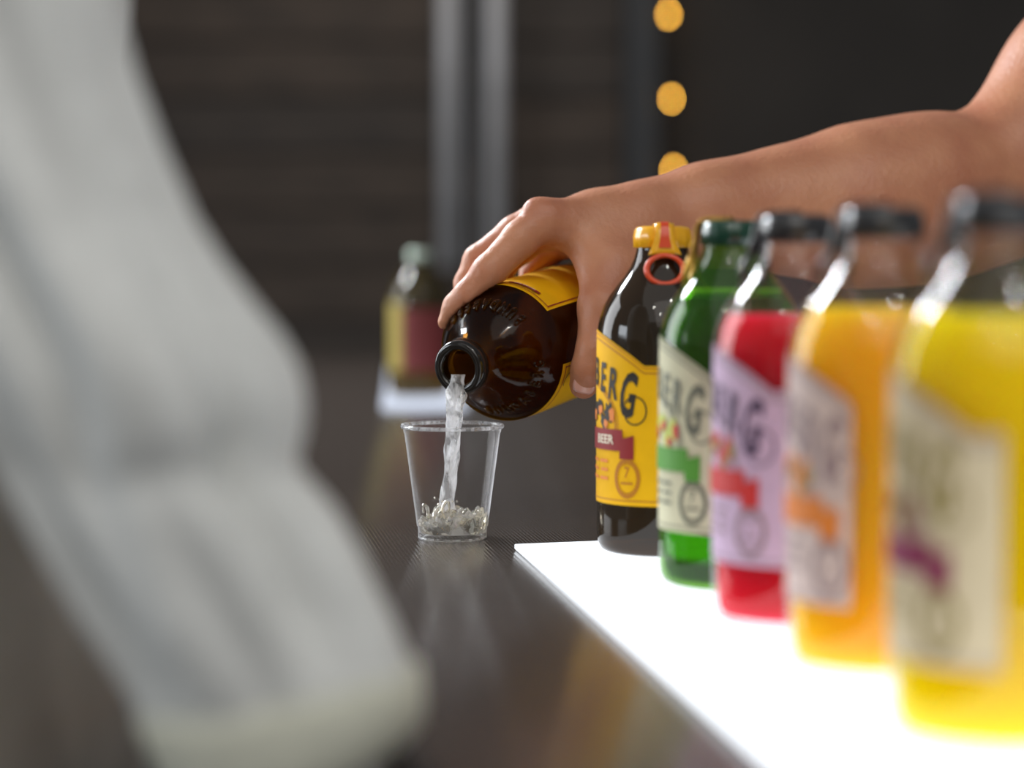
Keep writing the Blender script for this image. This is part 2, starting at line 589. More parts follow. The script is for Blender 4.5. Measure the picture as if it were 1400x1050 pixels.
# string of warm bulbs
def string_lights():
    root = empty('string_light', (WX(918), WY - 0.08, 2.2))
    tag(root, 'hanging string of small warm yellow bulbs in front of the dark wall', 'string light')
    ys = [-185, -85, 20, 135, 232, 335, 440]
    xs = [906, 910, 914, 918, 921, 923, 924]
    dep = WY - 0.10
    pts = [P(900, -330, dep), P(903, -285, dep)] + [P(x, y, dep) + Vector((0, 0.012, 0.006)) for x, y in zip(xs, ys)] + [P(925, 460, dep)]
    rel(MB().tube(pts, 0.0016, 6).build('wire', M['wire']), root)
    for i, (x, y) in enumerate(zip(xs, ys)):
        c = P(x, y, dep)
        prof = [(0.0001, -0.0055), (0.003, -0.0048), (0.0048, -0.002), (0.005, 0.001), (0.0036, 0.004), (0.0022, 0.0055)]
        rel(MB().lathe(prof, 14).xf(Matrix.Translation(c)).build('bulb', M['bulb']), root)
        rel(MB().lathe([(0.0026, 0.0052), (0.0028, 0.010), (0.0014, 0.013)], 10).xf(Matrix.Translation(c)).build('socket', M['wire']), root)
    rel(MB().box((pts[0].x - .012, WY - 0.125, pts[0].z - 0.005), (pts[0].x + .012, WY + 0.03, pts[0].z + 0.012), .002).build('hook', M['wire']), root)


string_lights()

# ------------------------------------------------------------------ lit panels on the counter
PT = TOP + 0.003                 # top of the lit panels


def poly_slab(pts, z0, z1, inset=0.0):
    n = len(pts)
    c = sum((Vector((p[0], p[1], 0)) for p in pts), Vector()) / n
    q = [Vector((p[0], p[1], 0)) + (c - Vector((p[0], p[1], 0))).normalized() * inset for p in pts]
    vs = [(p.x, p.y, z0) for p in q] + [(p.x, p.y, z1) for p in q]
    fs = [tuple(range(n))[::-1], tuple(range(n, 2 * n))] + [(i, (i + 1) % n, n + (i + 1) % n, n + i) for i in range(n)]
    return vs, fs


def rounded(pts, r, k=6):
    out = []
    n = len(pts)
    for i in range(n):
        p, a, b = Vector(pts[i]), Vector(pts[i - 1]), Vector(pts[(i + 1) % n])
        u, v = (a - p).normalized(), (b - p).normalized()
        for j in range(k + 1):
            t = j / k
            out.append((p + u * r * (1 - t)) * (1 - t) + (p + v * r * t) * t if False else
                       (p + u * r) * (1 - t) ** 2 + p * 2 * t * (1 - t) + (p + v * r) * t ** 2)
    return out


def light_panel(a, b, c, d, r, mat, label):
    pts = rounded([Vector((p.x, p.y, 0)) for p in (a, b, c, d)], r)
    if sum((pts[i].x * pts[(i + 1) % len(pts)].y - pts[(i + 1) % len(pts)].x * pts[i].y) for i in range(len(pts))) < 0:
        pts = pts[::-1]
    root = empty('light_panel', (pts[0].x, pts[0].y, TOP))
    tag(root, label, 'light panel', 'lit white panels on the bar')
    rel(obj('base_plate', *poly_slab(pts, TOP + 0.0002, TOP + 0.0009, 0.0015), M['alu'], None, False), root)
    rel(obj('diffuser', *poly_slab(pts, TOP + 0.0009, PT), mat, None, False), root)
    return root


pa, pb = G(703, 744, PT), G(1062, 1050, PT)
dirn = (pb - pa).normalized()
pb = pa + dirn * 0.80
back = (G(815, 739.5, PT) - pa).normalized()
pd = pa + back * 0.235
pc = pd + dirn * 0.80
light_panel(pa, pb, pc, pd, 0.002, M['panel'], 'white glowing flat panel under the row of bottles on the bar')
fa, fb = G(520, 558, PT), G(534, 492, PT)
fdir = (fb - fa)
light_panel(fa, fb, fb + Vector((0.10, 0, 0)), fa + Vector((0.095, 0.02, 0)), 0.045, M['panel_far'], 'bluish white glowing panel far back on the bar behind the cup')


# ------------------------------------------------------------------ bottles
H = 0.168


def outer_profile(R=0.034):
    pr = [(0.0005, 0.0035), (0.016, 0.0030), (0.026, 0.0006), (0.0290, 0.0), (0.0318, 0.0014), (0.0334, 0.0046), (R, 0.0095)]
    pr += [(R, z) for z in (0.022, 0.0235, 0.045, 0.07, 0.095, 0.1145)]
    pr += [(R - 0.0004, 0.1180), (0.0327, 0.1225), (0.0308, 0.1280), (0.0279, 0.1335), (0.0240, 0.1390), (0.0200, 0.1440), (0.0168, 0.1490),
           (0.0148, 0.1535), (0.0138, 0.1570), (0.0134, 0.1595), (0.0136, 0.1600), (0.0142, 0.1606), (0.0144, 0.1640), (0.0140, 0.1672), (0.0128, 0.1680)]
    if R != 0.034:
        pr = [(r * (1 + (R / 0.034 - 1) * min(1, r / 0.034)), z) for r, z in pr]
    return pr


def radius_at(z, R=0.034):
    pr = [p for p in outer_profile(R)[3:]]
    for (r0, z0), (r1, z1) in zip(pr, pr[1:]):
        if z0 <= z <= z1 and z1 > z0:
            return r0 + (r1 - r0) * (z - z0) / (z1 - z0)
    return pr[-1][0]


_tc = {}


def text_mesh(s, bold=0.0, shear=0.0):
    key = (s, bold, shear)
    if key in _tc: return _tc[key]
    cu = bpy.data.curves.new('lettering', 'FONT')
    cu.body = s
    cu.size = 1
    cu.align_x = 'CENTER'
    cu.resolution_u = 3
    cu.offset = bold
    cu.shear = shear
    o = bpy.data.objects.new('lettering', cu)
    COL.objects.link(o)
    bpy.context.view_layer.update()
    me = o.to_mesh()
    vs = [(v.co.x, v.co.y) for v in me.vertices]
    fs = [tuple(p.vertices) for p in me.polygons]
    o.to_mesh_clear()
    bpy.data.objects.remove(o)
    bpy.data.curves.remove(cu)
    _tc[key] = (vs, fs)
    return vs, fs


class Print:
    """flat print collected in (angle in degrees, height) and wrapped on a bottle"""

    def __init__(self, R, off):
        self.R, self.off, self.mb = R, off, MB()

    def pt(self, a, z):
        r = radius_at(z, self.R) + self.off
        t = math.radians(a - 90)
        return (r * math.cos(t), r * math.sin(t), z)

    def text(self, s, a0, z0, height, wide=1.0, tilt=0.0, bold=0.01, shear=0.0):
        vs, fs = text_mesh(s, bold, shear)
        k = height / 0.70
        out = []
        for x, y in vs:
            x2, y2 = x * k * wide, y * k
            x3, y3 = x2 * math.cos(tilt) - y2 * math.sin(tilt), x2 * math.sin(tilt) + y2 * math.cos(tilt)
            out.append(self.pt(a0 + math.degrees(x3 / self.R), z0 + y3))
        self.mb.add(out, fs)

    def strip(self, a0, a1, zlo, zhi, n=24):
        """zlo, zhi: numbers or functions of the angle"""
        fl = zlo if callable(zlo) else (lambda a: zlo)
        fh = zhi if callable(zhi) else (lambda a: zhi)
        vs = []
        for i in range(n + 1):
            a = a0 + (a1 - a0) * i / n
            vs += [self.pt(a, fl(a)), self.pt(a, fh(a))]
        self.mb.add(vs, [(2 * i, 2 * i + 2, 2 * i + 3, 2 * i + 1) for i in range(n)])

    def ring(self, a0, z0, ra, rz, wd, t0=0, t1=360, n=36):
        vs = []
        for i in range(n + 1):
            t = math.radians(t0 + (t1 - t0) * i / n)
            for q in (1, -1):
                x = (ra + q * wd / 2) * math.cos(t)
                y = (rz + q * wd / 2) * math.sin(t)
                vs.append(self.pt(a0 + math.degrees(x / self.R), z0 + y))
        self.mb.add(vs, [(2 * i, 2 * i + 1, 2 * i + 3, 2 * i + 2) for i in range(n)])

    def blob(self, a0, z0, ra, rz, wob=0.2, seed=1, n=20):
        rnd = random.Random(seed)
        vs = [self.pt(a0, z0)]
        for i in range(n):
            t = 2 * PI * i / n
            q = 1 + wob * (rnd.random() - .5) * 2
            vs.append(self.pt(a0 + math.degrees(ra * q * math.cos(t) / self.R), z0 + rz * q * math.sin(t)))
        self.mb.add(vs, [(0, 1 + i, 1 + (i + 1) % n) for i in range(n)])

    def build(self, name, mat, parent, smooth=True):
        o = self.mb.build(name, mat, parent, smooth)
        if name in ('border_line', 'lettering', 'ribbon_lettering', 'picture', 'picture_detail', 'picture_border', 'small_print', 'badge', 'embossed_lettering'):
            o['kind'] = 'stuff'
        return o


STYLES = {
    'yellow': dict(paper='p_yellow', line='i_brown', letters='i_black', pic='i_black', pic2='i_orange', ribbon='i_red', words='BEER', small='i_orange', badge='i_brown'),
    'cream': dict(paper='p_cream', line='i_grey', letters='i_grey', pic='i_lime', pic2='i_berry', ribbon='i_green', words='', small='i_grey', badge='i_grey'),
    'lilac': dict(paper='p_lilac', line='i_mauve', letters='i_navy', pic='i_berry', pic2='i_olive', ribbon='i_berry', words='', small='i_mauve', badge='i_mauve'),
    'pink': dict(paper='p_pink', line='i_mauve', letters='i_mauve', pic='i_orange', pic2='i_olive', ribbon='i_orange', words='', small='i_mauve', badge='i_mauve'),
    'straw': dict(paper='p_straw', line='i_mauve', letters='i_olive', pic='i_olive', pic2='i_plum', ribbon='i_plum', words='', small='i_olive', badge='i_olive'),
}


def label_on(root, R, a0, a1, style, peak=-90, zlo=0.0265, zs=0.0985, zpk=0.1165, spin=0.0, arch_w=74, art=True, name='label'):
    """a wrap label from angle a0 to a1 (0 faces the camera, negative to the left); an arch rises over 'peak'"""
    st = STYLES[style]

    def topz(a):
        d = (a - peak) / arch_w
        return zs if abs(d) >= 1 else zs + (zpk - zs) * math.cos(d * PI / 2) ** 0.85

    base = Print(R, 0.00035)
    nz, na = 6, 72
    vs, fs = [], []
    for i in range(na + 1):
        a = a0 + (a1 - a0) * i / na
        for j in range(nz + 1):
            vs.append(base.pt(a, zlo + (topz(a) - zlo) * j / nz))
    for i in range(na):
        for j in range(nz):
            q = i * (nz + 1) + j
            fs.append((q, q + nz + 1, q + nz + 2, q + 1))
    base.mb.add(vs, fs)
    lab = base.build(name, M[st['paper']], root)
    if not art: return lab
    ln = Print(R, 0.0006)
    ln.strip(a0, a1, zlo + 0.0022, zlo + 0.0028, 60)
    ln.strip(a0, a1, lambda a: topz(a) - 0.0042, lambda a: topz(a) - 0.0034, 80)
    ln.strip(a0, a1, lambda a: topz(a) - 0.0015, lambda a: topz(a) - 0.0009, 80)
    ln.build('border_line', M[st['line']], lab)
    # arched lettering, last letter large with a loop
    tx = Print(R, 0.0008)
    hs = dict(B=.0118, U=.0118, N=.0118, D=.0120, A=.0120, E=.0125, R=.0135)
    spots = [(-147, 0.073, .022), (-132, .0815, .0155), (-118, .085, .0145), (-104, .088, .0138), (-90, .089, .0135), (-76, .088, .0138), (-62, .085, .0145), (-48, .0815, .0155), (-32.5, 0.073, .022)]
    dp = peak + 90
    for ch, (a, z, h) in zip('BUNDABERG', spots):
        a += dp
        if a < a0 + 4 or a > a1 - 4: continue
        tx.text(ch, a, z, h, 0.50 if h < .02 else .42, -math.radians((a - peak) * 0.16), 0.03)
    tx.ring(-23.5 + dp, 0.0755, .0062, .0072, .0007, -150, 150)
    tx.ring(-156 + dp, 0.0755, .0062, .0072, .0007, 30, 330)
    tx.build('lettering', M[st['letters']], lab)
    # arched picture border, picture, ribbon
    pb_ = Print(R, 0.0006)
    pb_.ring(peak, 0.068, .0275, .0205, .0008, -8, 188)
    pb_.ring(peak, 0.068, .0292, .0222, .0005, -8, 188)
    pb_.build('picture_border', M[st['line']], lab)
    pc_ = Print(R, 0.0008)
    pk = Print(R, 0.0009)
    for k, (da, z, ra, rz) in enumerate(((38, .075, .0045, .007), (30, .070, .004, .005), (20, .077, .006, .005), (5, .074, .008, .006), (-12, .074, .008, .007), (-30, .070, .006, .005))):
        pc_.blob(peak + da, z - .001, ra * .8, rz * .75, 0.35, k + 3)
        pk.blob(peak + da + 4, z - 0.002, ra * .45, rz * .5, 0.3, k + 11)
    pc_.build('picture', M[st['pic']], lab)
    pk.build('picture_detail', M[st['pic2']], lab)
    rb = Print(R, 0.0011)
    rb.strip(peak - 55, peak + 55, 0.0545, 0.0655, 40)
    for sg in (1, -1):
        A0 = peak + sg * 52
        rb.strip(A0, A0 + sg * 14, lambda a: 0.0505 + 0.0, lambda a: 0.0605 + abs(a - A0) / 14 * 0.0022, 8)
    rb.build('ribbon', M[st['ribbon']], lab)
    if st['words']:
        wd = Print(R, 0.0014)
        wd.text(st['words'], peak + 33, 0.0580, 0.0045, 1.05, 0, 0.02)
        wd.build('ribbon_lettering', M['i_white'], lab)
    sm = Print(R, 0.0008)
    for k in range(3):
        for q in range(5):
            sm.strip(peak - 44 + q * 17 + (k % 2) * 2, peak - 31 + q * 17, 0.0480 - k * 0.0045, 0.0495 - k * 0.0045, 3)
    sm.build('small_print', M[st['small']], lab)
    bd = Print(R, 0.0008)
    ca = peak + 59
    bd.ring(ca, 0.0405, .0072, .0098, .0008)
    bd.ring(ca, 0.0405, .0058, .0078, .0004)
    for k in range(26):
        t = 2 * PI * k / 26
        bd.blob(ca + math.degrees(.0066 * math.cos(t) / R), 0.0405 + .0090 * math.sin(t), .0007, .0012, 0, 1, 6)
    bd.text('7', ca, 0.0410, 0.0055, .8)
    bd.strip(ca - 6, ca + 6, 0.0375, 0.0385, 4)
    bd.build('badge', M[st['badge']], lab)
    return lab


def cap_on(root, mat, tab=None, ring_dir=None, z=H):
    """a ribbed ring-pull cap"""
    prof = [(0.0001, z + 0.0022), (0.0110, z + 0.0022), (0.0136, z + 0.0016), (0.0147, z + 0.0002), (0.0150, z - 0.003), (0.0150, z - 0.0088), (0.0140, z - 0.0092)]
    seg = 72
    mb = MB().lathe(prof, seg)
    n = len(prof)
    for k in range(seg):
        if k % 4 in (0, 1):
            for i in (4, 5):
                x, y, zz = mb.v[k * n + i]
                mb.v[k * n + i] = (x * 1.02, y * 1.02, zz)
    c = mb.build('cap', mat, root)
    if tab:
        a = math.radians(ring_dir - 90)
        dx, dy = math.cos(a), math.sin(a)
        tx, ty = -dy, dx
        # tab: a tapering tongue that folds over the cap and flares into the ring
        t1 = MB()
        path = [(0.000, z + 0.0030, .0050), (0.011, z + 0.0030, .0050), (0.0150, z + 0.0020, .0048), (0.0166, z - 0.001, .0046), (0.0170, z - 0.006, .0056), (0.0175, z - 0.0105, .0078), (0.0178, z - 0.0125, .0086)]
        vs = []
        for rr, zz, hw in path:
            for q in (-1, -.5, .5, 1):
                vs.append((dx * rr + tx * hw * q, dy * rr + ty * hw * q, zz - (0.0006 if abs(q) == 1 else 0)))
        m_ = len(path)
        fs = [(i * 4 + j, i * 4 + j + 1, i * 4 + j + 5, i * 4 + j + 4) for i in range(m_ - 1) for j in range(3)]
        t1.add(vs, fs)
        tb = t1.build('pull_tab', M['cap_yellow'] if tab == 'two' else tab, c)
        sd = tb.modifiers.new('solid', 'SOLIDIFY')
        sd.thickness = 0.0010
        if tab == 'two':
            s = MB()
            vs = []
            for rr, zz, hw in path[:-1]:
                for q in (-1, 1):
                    vs.append((dx * (rr + .0017) + tx * hw * .42 * q, dy * (rr + .0017) + ty * hw * .42 * q, zz + .0013))
            s.add(vs, [(i * 2, i * 2 + 1, i * 2 + 3, i * 2 + 2) for i in range(len(path) - 2)])
            s.build('stripe', M['cap_red'], tb)
        # ring: hangs in the tangent plane
        tr = MB().torus(0.0094, 0.0016, 0, 48, 10, 1.0, 0.80)
        cz = z - 0.0205
        Mx = Matrix(((tx, 0, dx, dx * 0.0200), (ty, 0, dy, dy * 0.0200), (0, 1, 0.0, cz), (0, 0, 0, 1)))
        tilt = Matrix.Rotation(math.radians(-14), 4, 'X')
        tr.xf(Mx @ tilt)
        tr.build('pull_ring', M['cap_red'] if tab == 'two' else tab, c)
    return c


def embossed(root, R, mat, spots):
    e = Print(R, 0.0003)
    for s, a, z, h in spots:
        for i, ch in enumerate(s):
            e.text(ch, a + (i - (len(s) - 1) / 2) * 11, z, h, 0.8, 0, 0.03)
    o = e.build('embossed_lettering', mat, root)
    sd = o.modifiers.new('solid', 'SOLIDIFY')
    sd.thickness = 0.0012
    sd.offset = 1
    return o


def fill_profile(level, R=0.034, gap=0.0022):
    pr = [(0.0002, 0.0052), (0.020, 0.0044), (0.0270, 0.0028), (0.0298, 0.0034), (R - gap - 0.0006, 0.0068), (R - gap, 0.0115)]
    z = 0.02
    while z < level - 0.0005:
        pr.append((radius_at(z, R) - gap, z))
        z += 0.006
    rl = radius_at(level, R) - gap
    pr += [(rl, level - 0.0004), (rl - 0.0006, level), (0.0002, level - 0.0002)]
    return pr


def bottle(px, base_y, d, label, glass, style, cap, la, spin=0.0, fill=None, fill_mat=None, tab=None, ring_dir=None, group='row of drink bottles on the lit panel', **kw):
    g = P(px, 500, d)
    root = empty('drink_bottle', (g.x, g.y, PT))
    root.rotation_euler = (0, 0, math.atan2(g.x, g.y) * -1)
    tag(root, label, 'bottle', group)
    b = MB().lathe(outer_profile(), 96)
    gl = b.build('glass_body', M[glass], root)
    if fill:
        dk = MB().lathe(fill_profile(fill), 80).build('drink', M[fill_mat], root)
        if fill_mat == 'greendrink':
            rr_ = radius_at(fill, 0.034) - 0.0024
            MB().lathe([(rr_ - 0.001, fill - 0.0028), (rr_, fill - 0.0026), (rr_, fill + 0.0012), (rr_ - 0.001, fill + 0.0004)], 64, close=True).build('meniscus_shine', M['lime'], dk)  # lime ring: panel light at the drink's surface, put into colour
    cap_on(root, M[cap], tab, ring_dir)
    if style: label_on(root, 0.034, la[0], la[1], style, **kw)
    return root


bottle(905, 757, 1.075, 'dark brown bottle with yellow label, yellow cap and orange pull ring', 'amber', 'yellow', 'cap_yellow', (-215, 14), tab='two', ring_dir=4)
bottle(1001, 808, 0.962, 'green bottle with cream label standing between the brown and red bottles', 'greenglass', 'cream', 'cap_green', (-215, 20), fill=0.1375, fill_mat='greendrink', tab=M['cap_gold'], ring_dir=-100)
bottle(1087, 862, 0.858, 'clear bottle of red drink with pale lilac label and black cap', 'clearglass', 'lilac', 'cap_black', (-215, 20), fill=0.1285, fill_mat='juice_red', tab=M['cap_black'], ring_dir=-120)
bottle(1205, 925, 0.757, 'clear bottle of orange drink with pale pink cream label and black cap', 'clearglass', 'pink', 'cap_black', (-200, -17), fill=0.1335, fill_mat='juice_orange', tab=M['cap_black'], ring_dir=-120)
bottle(1370, 1030, 0.642, 'clear bottle of yellow drink with straw cream label, largest in the row', 'clearglass', 'straw', 'cap_black', (-200, 2), fill=0.1335, fill_mat='juice_yellow', tab=M['cap_black'], ring_dir=-120)

# far bottle on the far panel
fbz = G(574, 541, PT)
root = empty('drink_bottle', (fbz.x, fbz.y, PT))
tag(root, 'blurred amber bottle with red and yellow label far back on its own panel', 'bottle')
MB().lathe(outer_profile(0.035), 64).build('glass_body', M['amber_far'], root)
lb = Print(0.035, 0.00035)
lb.strip(-30, 75, 0.030, 0.103, 30)
lab_ = lb.build('label', pbr('faded red paper', srgb(118, 44, 44), 0.6), root)
lb = Print(0.035, 0.0006)
lb.strip(-95, -31, 0.030, 0.110, 20)
lb.build('label_panel', pbr('olive yellow paper', srgb(140, 122, 42), 0.6), lab_)
cap_on(root, M['cap_silver'])

# ------------------------------------------------------------------ pouring bottle
PR = 0.0365
MOUTH = P(627, 503, 1.118)
rgt = Vector((1, 0, 0))
fwd = Vector((0, math.cos(PITCH), -math.sin(PITCH)))
upv = Vector((0, math.sin(PITCH), math.cos(PITCH)))
ang = math.radians(31)
beta = math.radians(19)
view = (MOUTH - CAM).normalized()
e1 = (rgt * math.cos(beta) + upv * math.sin(beta))
e1 = (e1 - view * e1.dot(view)).normalized()
AXIS = (e1 * math.sin(ang) + view * math.cos(ang)).normalized()      # mouth -> base
ZB = -AXIS                                                          # bottle +z
YB = (view - ZB * view.dot(ZB)).normalized()                        # away from the camera; angle 0 faces the camera
XB = YB.cross(ZB).normalized()
Rm = Matrix((XB, YB, ZB)).transposed()
PBASE = MOUTH + AXIS * H
pour = empty('drink_bottle', PBASE, Rm.to_quaternion())
tag(pour, 'open brown bottle with yellow label, tipped in the hand and pouring into the cup', 'bottle')
pr = outer_profile(PR)
inner = [(max(r - 0.0026, 0.0003), max(z, 0.0055)) for r, z in pr if z < 0.158][::-1]
inner = [(0.0096, 0.1672), (0.0092, 0.1640), (0.0098, 0.158)] + inner
lip = [(0.0120, 0.1684), (0.0106, 0.1682)]
MB().lathe(pr + lip + inner, 96).build('glass_body', M['amber_pour'], pour)
# what is left of the drink: the inside of the bottle below a level surface
def pour_fill():
    bm = bmesh.new()
    pf = fill_profile(0.150, PR, 0.0031)
    m_ = MB().lathe(pf, 64)
    vv = [bm.verts.new(v) for v in m_.v]
    for f in m_.f: bm.faces.new([vv[i] for i in f])
    bmesh.ops.remove_doubles(bm, verts=bm.verts[:], dist=1e-5)
    nrm = Rm.transposed() @ Vector((0, 0, 1))
    co = Rm.transposed() @ (P(690, 486, 1.15) - PBASE)
    bmesh.ops.bisect_plane(bm, geom=bm.verts[:] + bm.edges[:] + bm.faces[:], plane_co=co, plane_no=nrm, clear_outer=True)
    ed = [e for e in bm.edges if e.is_boundary]
    if ed: bmesh.ops.holes_fill(bm, edges=ed, sides=0)
    bm.verts.index_update()
    o = obj('drink', [v.co.copy() for v in bm.verts], [[v.index for v in f.verts] for f in bm.faces], M['pour_drink'], pour)
    bm.free()
    return o


pour_fill()
# moulded lip band, darker thick glass
M['amber_lip'] = pbr('thick dark amber lip', (0.012, 0.009, 0.007, 1), 0.14)
lipb = [(0.0146, 0.1604), (0.0151, 0.1612), (0.0152, 0.1660), (0.0147, 0.1684), (0.0136, 0.1694), (0.0116, 0.1694), (0.0103, 0.1686), (0.0098, 0.1668), (0.0102, 0.1640), (0.0110, 0.1604)]
MB().lathe(lipb, 64, close=True).build('lip', M['amber_lip'], pour)
label_on(pour, PR, 21, 334, 'yellow', peak=178, zs=0.1180, zpk=0.1180, zlo=0.028, art=False)
pl = pour.children[-1]
ln = Print(PR, 0.0007)
ln.strip(23, 332, 0.1148, 0.1154, 80)
for aa in (24, 331):
    ln.strip(aa - .4, aa + .6, 0.031, 0.115, 2)
ln.build('border_line', M['i_red'], pl)
rbp = Print(PR, 0.0008)
rbp.strip(38, 68, 0.1085, 0.1115, 14)
rbp.build('ribbon', M['i_red'], pl)
rtx = Print(PR, 0.0011)
rtx.text('GINGER BEER', 53, 0.1093, 0.0015, 1.0, 0, 0.02)
rtx.build('ribbon_lettering', M['i_white'], pl)
scr = Print(PR, 0.0008)
scr.text('Bundaberg', 52, 0.1119, 0.0022, 1.15, 0, 0.0, 0.3)
scr.ring(318, 0.106, .005, .0075, .0006, -60, 120)
scr.build('lettering', M['i_black'], pl)
embossed(pour, PR, M['amber_pour'], [('BUNDABERG', 72, 0.1300, 0.0062), ('BUNDABERG', 292, 0.1290, 0.0060)])

# ------------------------------------------------------------------ cup, drink, stream
CUPC = G(618.5, 733, TOP)
cup_d = 1.145
cx, cy = P(618.5, 600, 1.150).x, P(618.5, 700, 1.150).y
cup = empty('plastic_cup', (cx, cy, TOP))
tag(cup, 'small clear plastic cup on the dark bar with drink being poured in', 'cup')
Ch = 0.0635
outer = [(0.0003, 0.0022), (0.0150, 0.0020), (0.0172, 0.0), (0.0186, 0.0002), (0.0191, 0.0012), (0.0193, 0.0065), (0.0199, 0.0072), (0.0268, 0.0590), (0.0272, 0.0596), (0.0276, 0.0622), (0.0286, 0.0620), (0.0291, 0.0629), (0.0286, 0.0642), (0.0274, 0.0643)]
innr = [(0.0271, 0.0632), (0.0269, 0.0598), (0.0265, 0.0588), (0.0196, 0.0076), (0.0190, 0.0068), (0.0188, 0.0034), (0.0003, 0.0032)]
MB().lathe(outer + innr, 96).build('cup_wall', M['cup'], cup)


MB().torus(0.0282, 0.0010, 0.0631, 96, 10).build('rolled_rim', M['rim'], cup)
MB().torus(0.0187, 0.0007, 0.0008, 96, 8).build('foot_ring', M['rim'], cup)


def drink_mesh():
    rnd = random.Random(5)
    seg, rings = 72, 22
    ph = [(rnd.random() * 6.28, rnd.uniform(.6, 2.4), rnd.uniform(.6, 2.4), rnd.choice((-1, 1)), rnd.choice((-1, 1))) for _ in range(10)]

    def hz(x, y):
        q = 0
        for p0, kx, ky, sx, sy in ph:
            q += math.sin(sx * kx * x * 330 + sy * ky * y * 330 + p0)
        r = math.hypot(x + .002, y)
        return 0.0118 + 0.0011 * q * 0.8 + 0.004 * math.exp(-(r / .006) ** 2) + 0.0022 * (x / 0.018)

    wall = [(0.0003, 0.0036), (0.0180, 0.0036), (0.0183, 0.0068), (0.0190, 0.0078)]
    vs, fs = [], []
    for k in range(seg):
        a = 2 * PI * k / seg
        for r, z in wall:
            vs.append((r * math.cos(a), r * math.sin(a), z))
    n = len(wall)
    for k in range(seg):
        k2 = (k + 1) % seg
        for i in range(n - 1):
            fs.append((k * n + i, k2 * n + i, k2 * n + i + 1, k * n + i + 1))
    o = len(vs)
    for k in range(seg):
        a = 2 * PI * k / seg
        for j in range(rings):
            t = 1 - j / (rings - 0.999)
            x, y = math.cos(a), math.sin(a)
            z = max(0.0082, hz(0.0193 * t * x, 0.0193 * t * y))
            r = (0.0190 + (z - 0.0078) * 0.128) * t
            vs.append((r * x, r * y, z))
    for k in range(seg):
        k2 = (k + 1) % seg
        fs.append((k * n + n - 1, k2 * n + n - 1, o + k2 * rings, o + k * rings))
        for j in range(rings - 1):
            fs.append((o + k * rings + j, o + k2 * rings + j, o + k2 * rings + j + 1, o + k * rings + j + 1))
    return vs, fs


dm = obj('drink', *drink_mesh(), M['drink'], cup)
# splash crowns and curls thrown up on the left of the stream
sp = MB()
for k, (x0, y0, h0, w0, sgn) in enumerate(((-0.010, -0.004, .0075, .0050, 1), (-0.006, -0.008, .011, .0045, 1), (-0.0135, 0.0, .0085, .003, -1), (0.004, -0.009, .006, .004, -1), (0.011, -0.004, .004, .004, 1))):
    pts, rad = [], []
    for i in range(12):
        t = i / 11
        pts.append((x0 + sgn * w0 * (1 - math.cos(t * PI * 1.15)) / 2, y0 + 0.0015 * math.sin(t * 4 + k), 0.0105 + h0 * math.sin(t * PI * .88) ** .8))
        rad.append(0.0010 * (1 - .55 * t) + 0.0003 * math.sin(9 * t + k) ** 2)
    sp.tube(pts, rad, 10)
for k in range(9):
    r_ = random.Random(k * 3 + 1)
    c = Vector((r_.uniform(-.013, .010), r_.uniform(-.010, .004), r_.uniform(.017, .024)))
    sp.tube([c + Vector((0, 0, -.0007)), c + Vector((0, 0, -.0004)), c, c + Vector((0, 0, .0004)), c + Vector((0, 0, .0007))], [.0001, .0005, .0007, .0005, .0001], 10)
sp.build('splash', M['drink'], cup)


def stream_mesh():
    D0 = 1.121
    ctr = [(626, 512, 1.124, 9, 5), (624, 524, 1.120, 10.5, 6), (622, 538, 1.119, 11.5, 8), (621, 556, 1.124, 11, 8.5), (620.5, 575, 1.130, 10.5, 8.5), (619.5, 600, 1.136, 10.5, 8), (617.5, 628, 1.141, 10, 8), (614.5, 655, 1.145, 9.5, 8), (612, 680, 1.148, 10, 8), (611.5, 698, 1.150, 12, 10), (611.5, 712, 1.150, 16, 13)]
    # refine with a Catmull-Rom
    def cr(a, b, c, d, t):
        return 0.5 * ((2 * b) + (-a + c) * t + (2 * a - 5 * b + 4 * c - d) * t * t + (-a + 3 * b - 3 * c + d) * t ** 3)
    fine = []
    A = [np.array(c, float) for c in ctr]
    for i in range(len(A) - 1):
        for k in range(5):
            fine.append(cr(A[max(i - 1, 0)], A[i], A[i + 1], A[min(i + 2, len(A) - 1)], k / 5))
    fine.append(A[-1])
    seg = 28
    vs, fs = [], []
    for i, (px, py, d, a, b) in enumerate(fine):
        c = P(px, py, d)
        for k in range(seg):
            t = 2 * PI * k / seg
            q = 1 + 0.10 * math.sin(3 * t + i * .42) + 0.07 * math.sin(2 * t - i * .65 + 1) + 0.04 * math.sin(5 * t + i * 1.3)
            vs.append(c + rgt * (a / F * d * q * math.cos(t)) + Vector((0, 1, 0)) * (b / F * d * q * math.sin(t)))
    n = len(fine)
    for i in range(n - 1):
        for k in range(seg):
            k2 = (k + 1) % seg
            fs.append((i * seg + k, (i + 1) * seg + k, (i + 1) * seg + k2, i * seg + k2))
    fs.append(tuple(range(seg)))
    fs.append(tuple((n - 1) * seg + k for k in range(seg))[::-1])
    mb = MB().add(vs, fs)
    # a thin second thread that leaves the lip to the right
    th = [(633, 532, 1.118), (634, 541, 1.118), (632.5, 552, 1.121), (629, 563, 1.125)]
    mb.tube([P(*p) for p in th], [.0012, .0022, .0012, .0004], 12)
    return mb


st = stream_mesh().build('drink_stream', M['stream'])
tag(st, 'clear stream of drink falling from the tipped bottle into the cup', 'liquid')

# ------------------------------------------------------------------ bodies by signed distance
def smin(a, b, k):
    h = np.maximum(k - np.abs(a - b), 0) / k
    return np.minimum(a, b) - h * h * k / 4


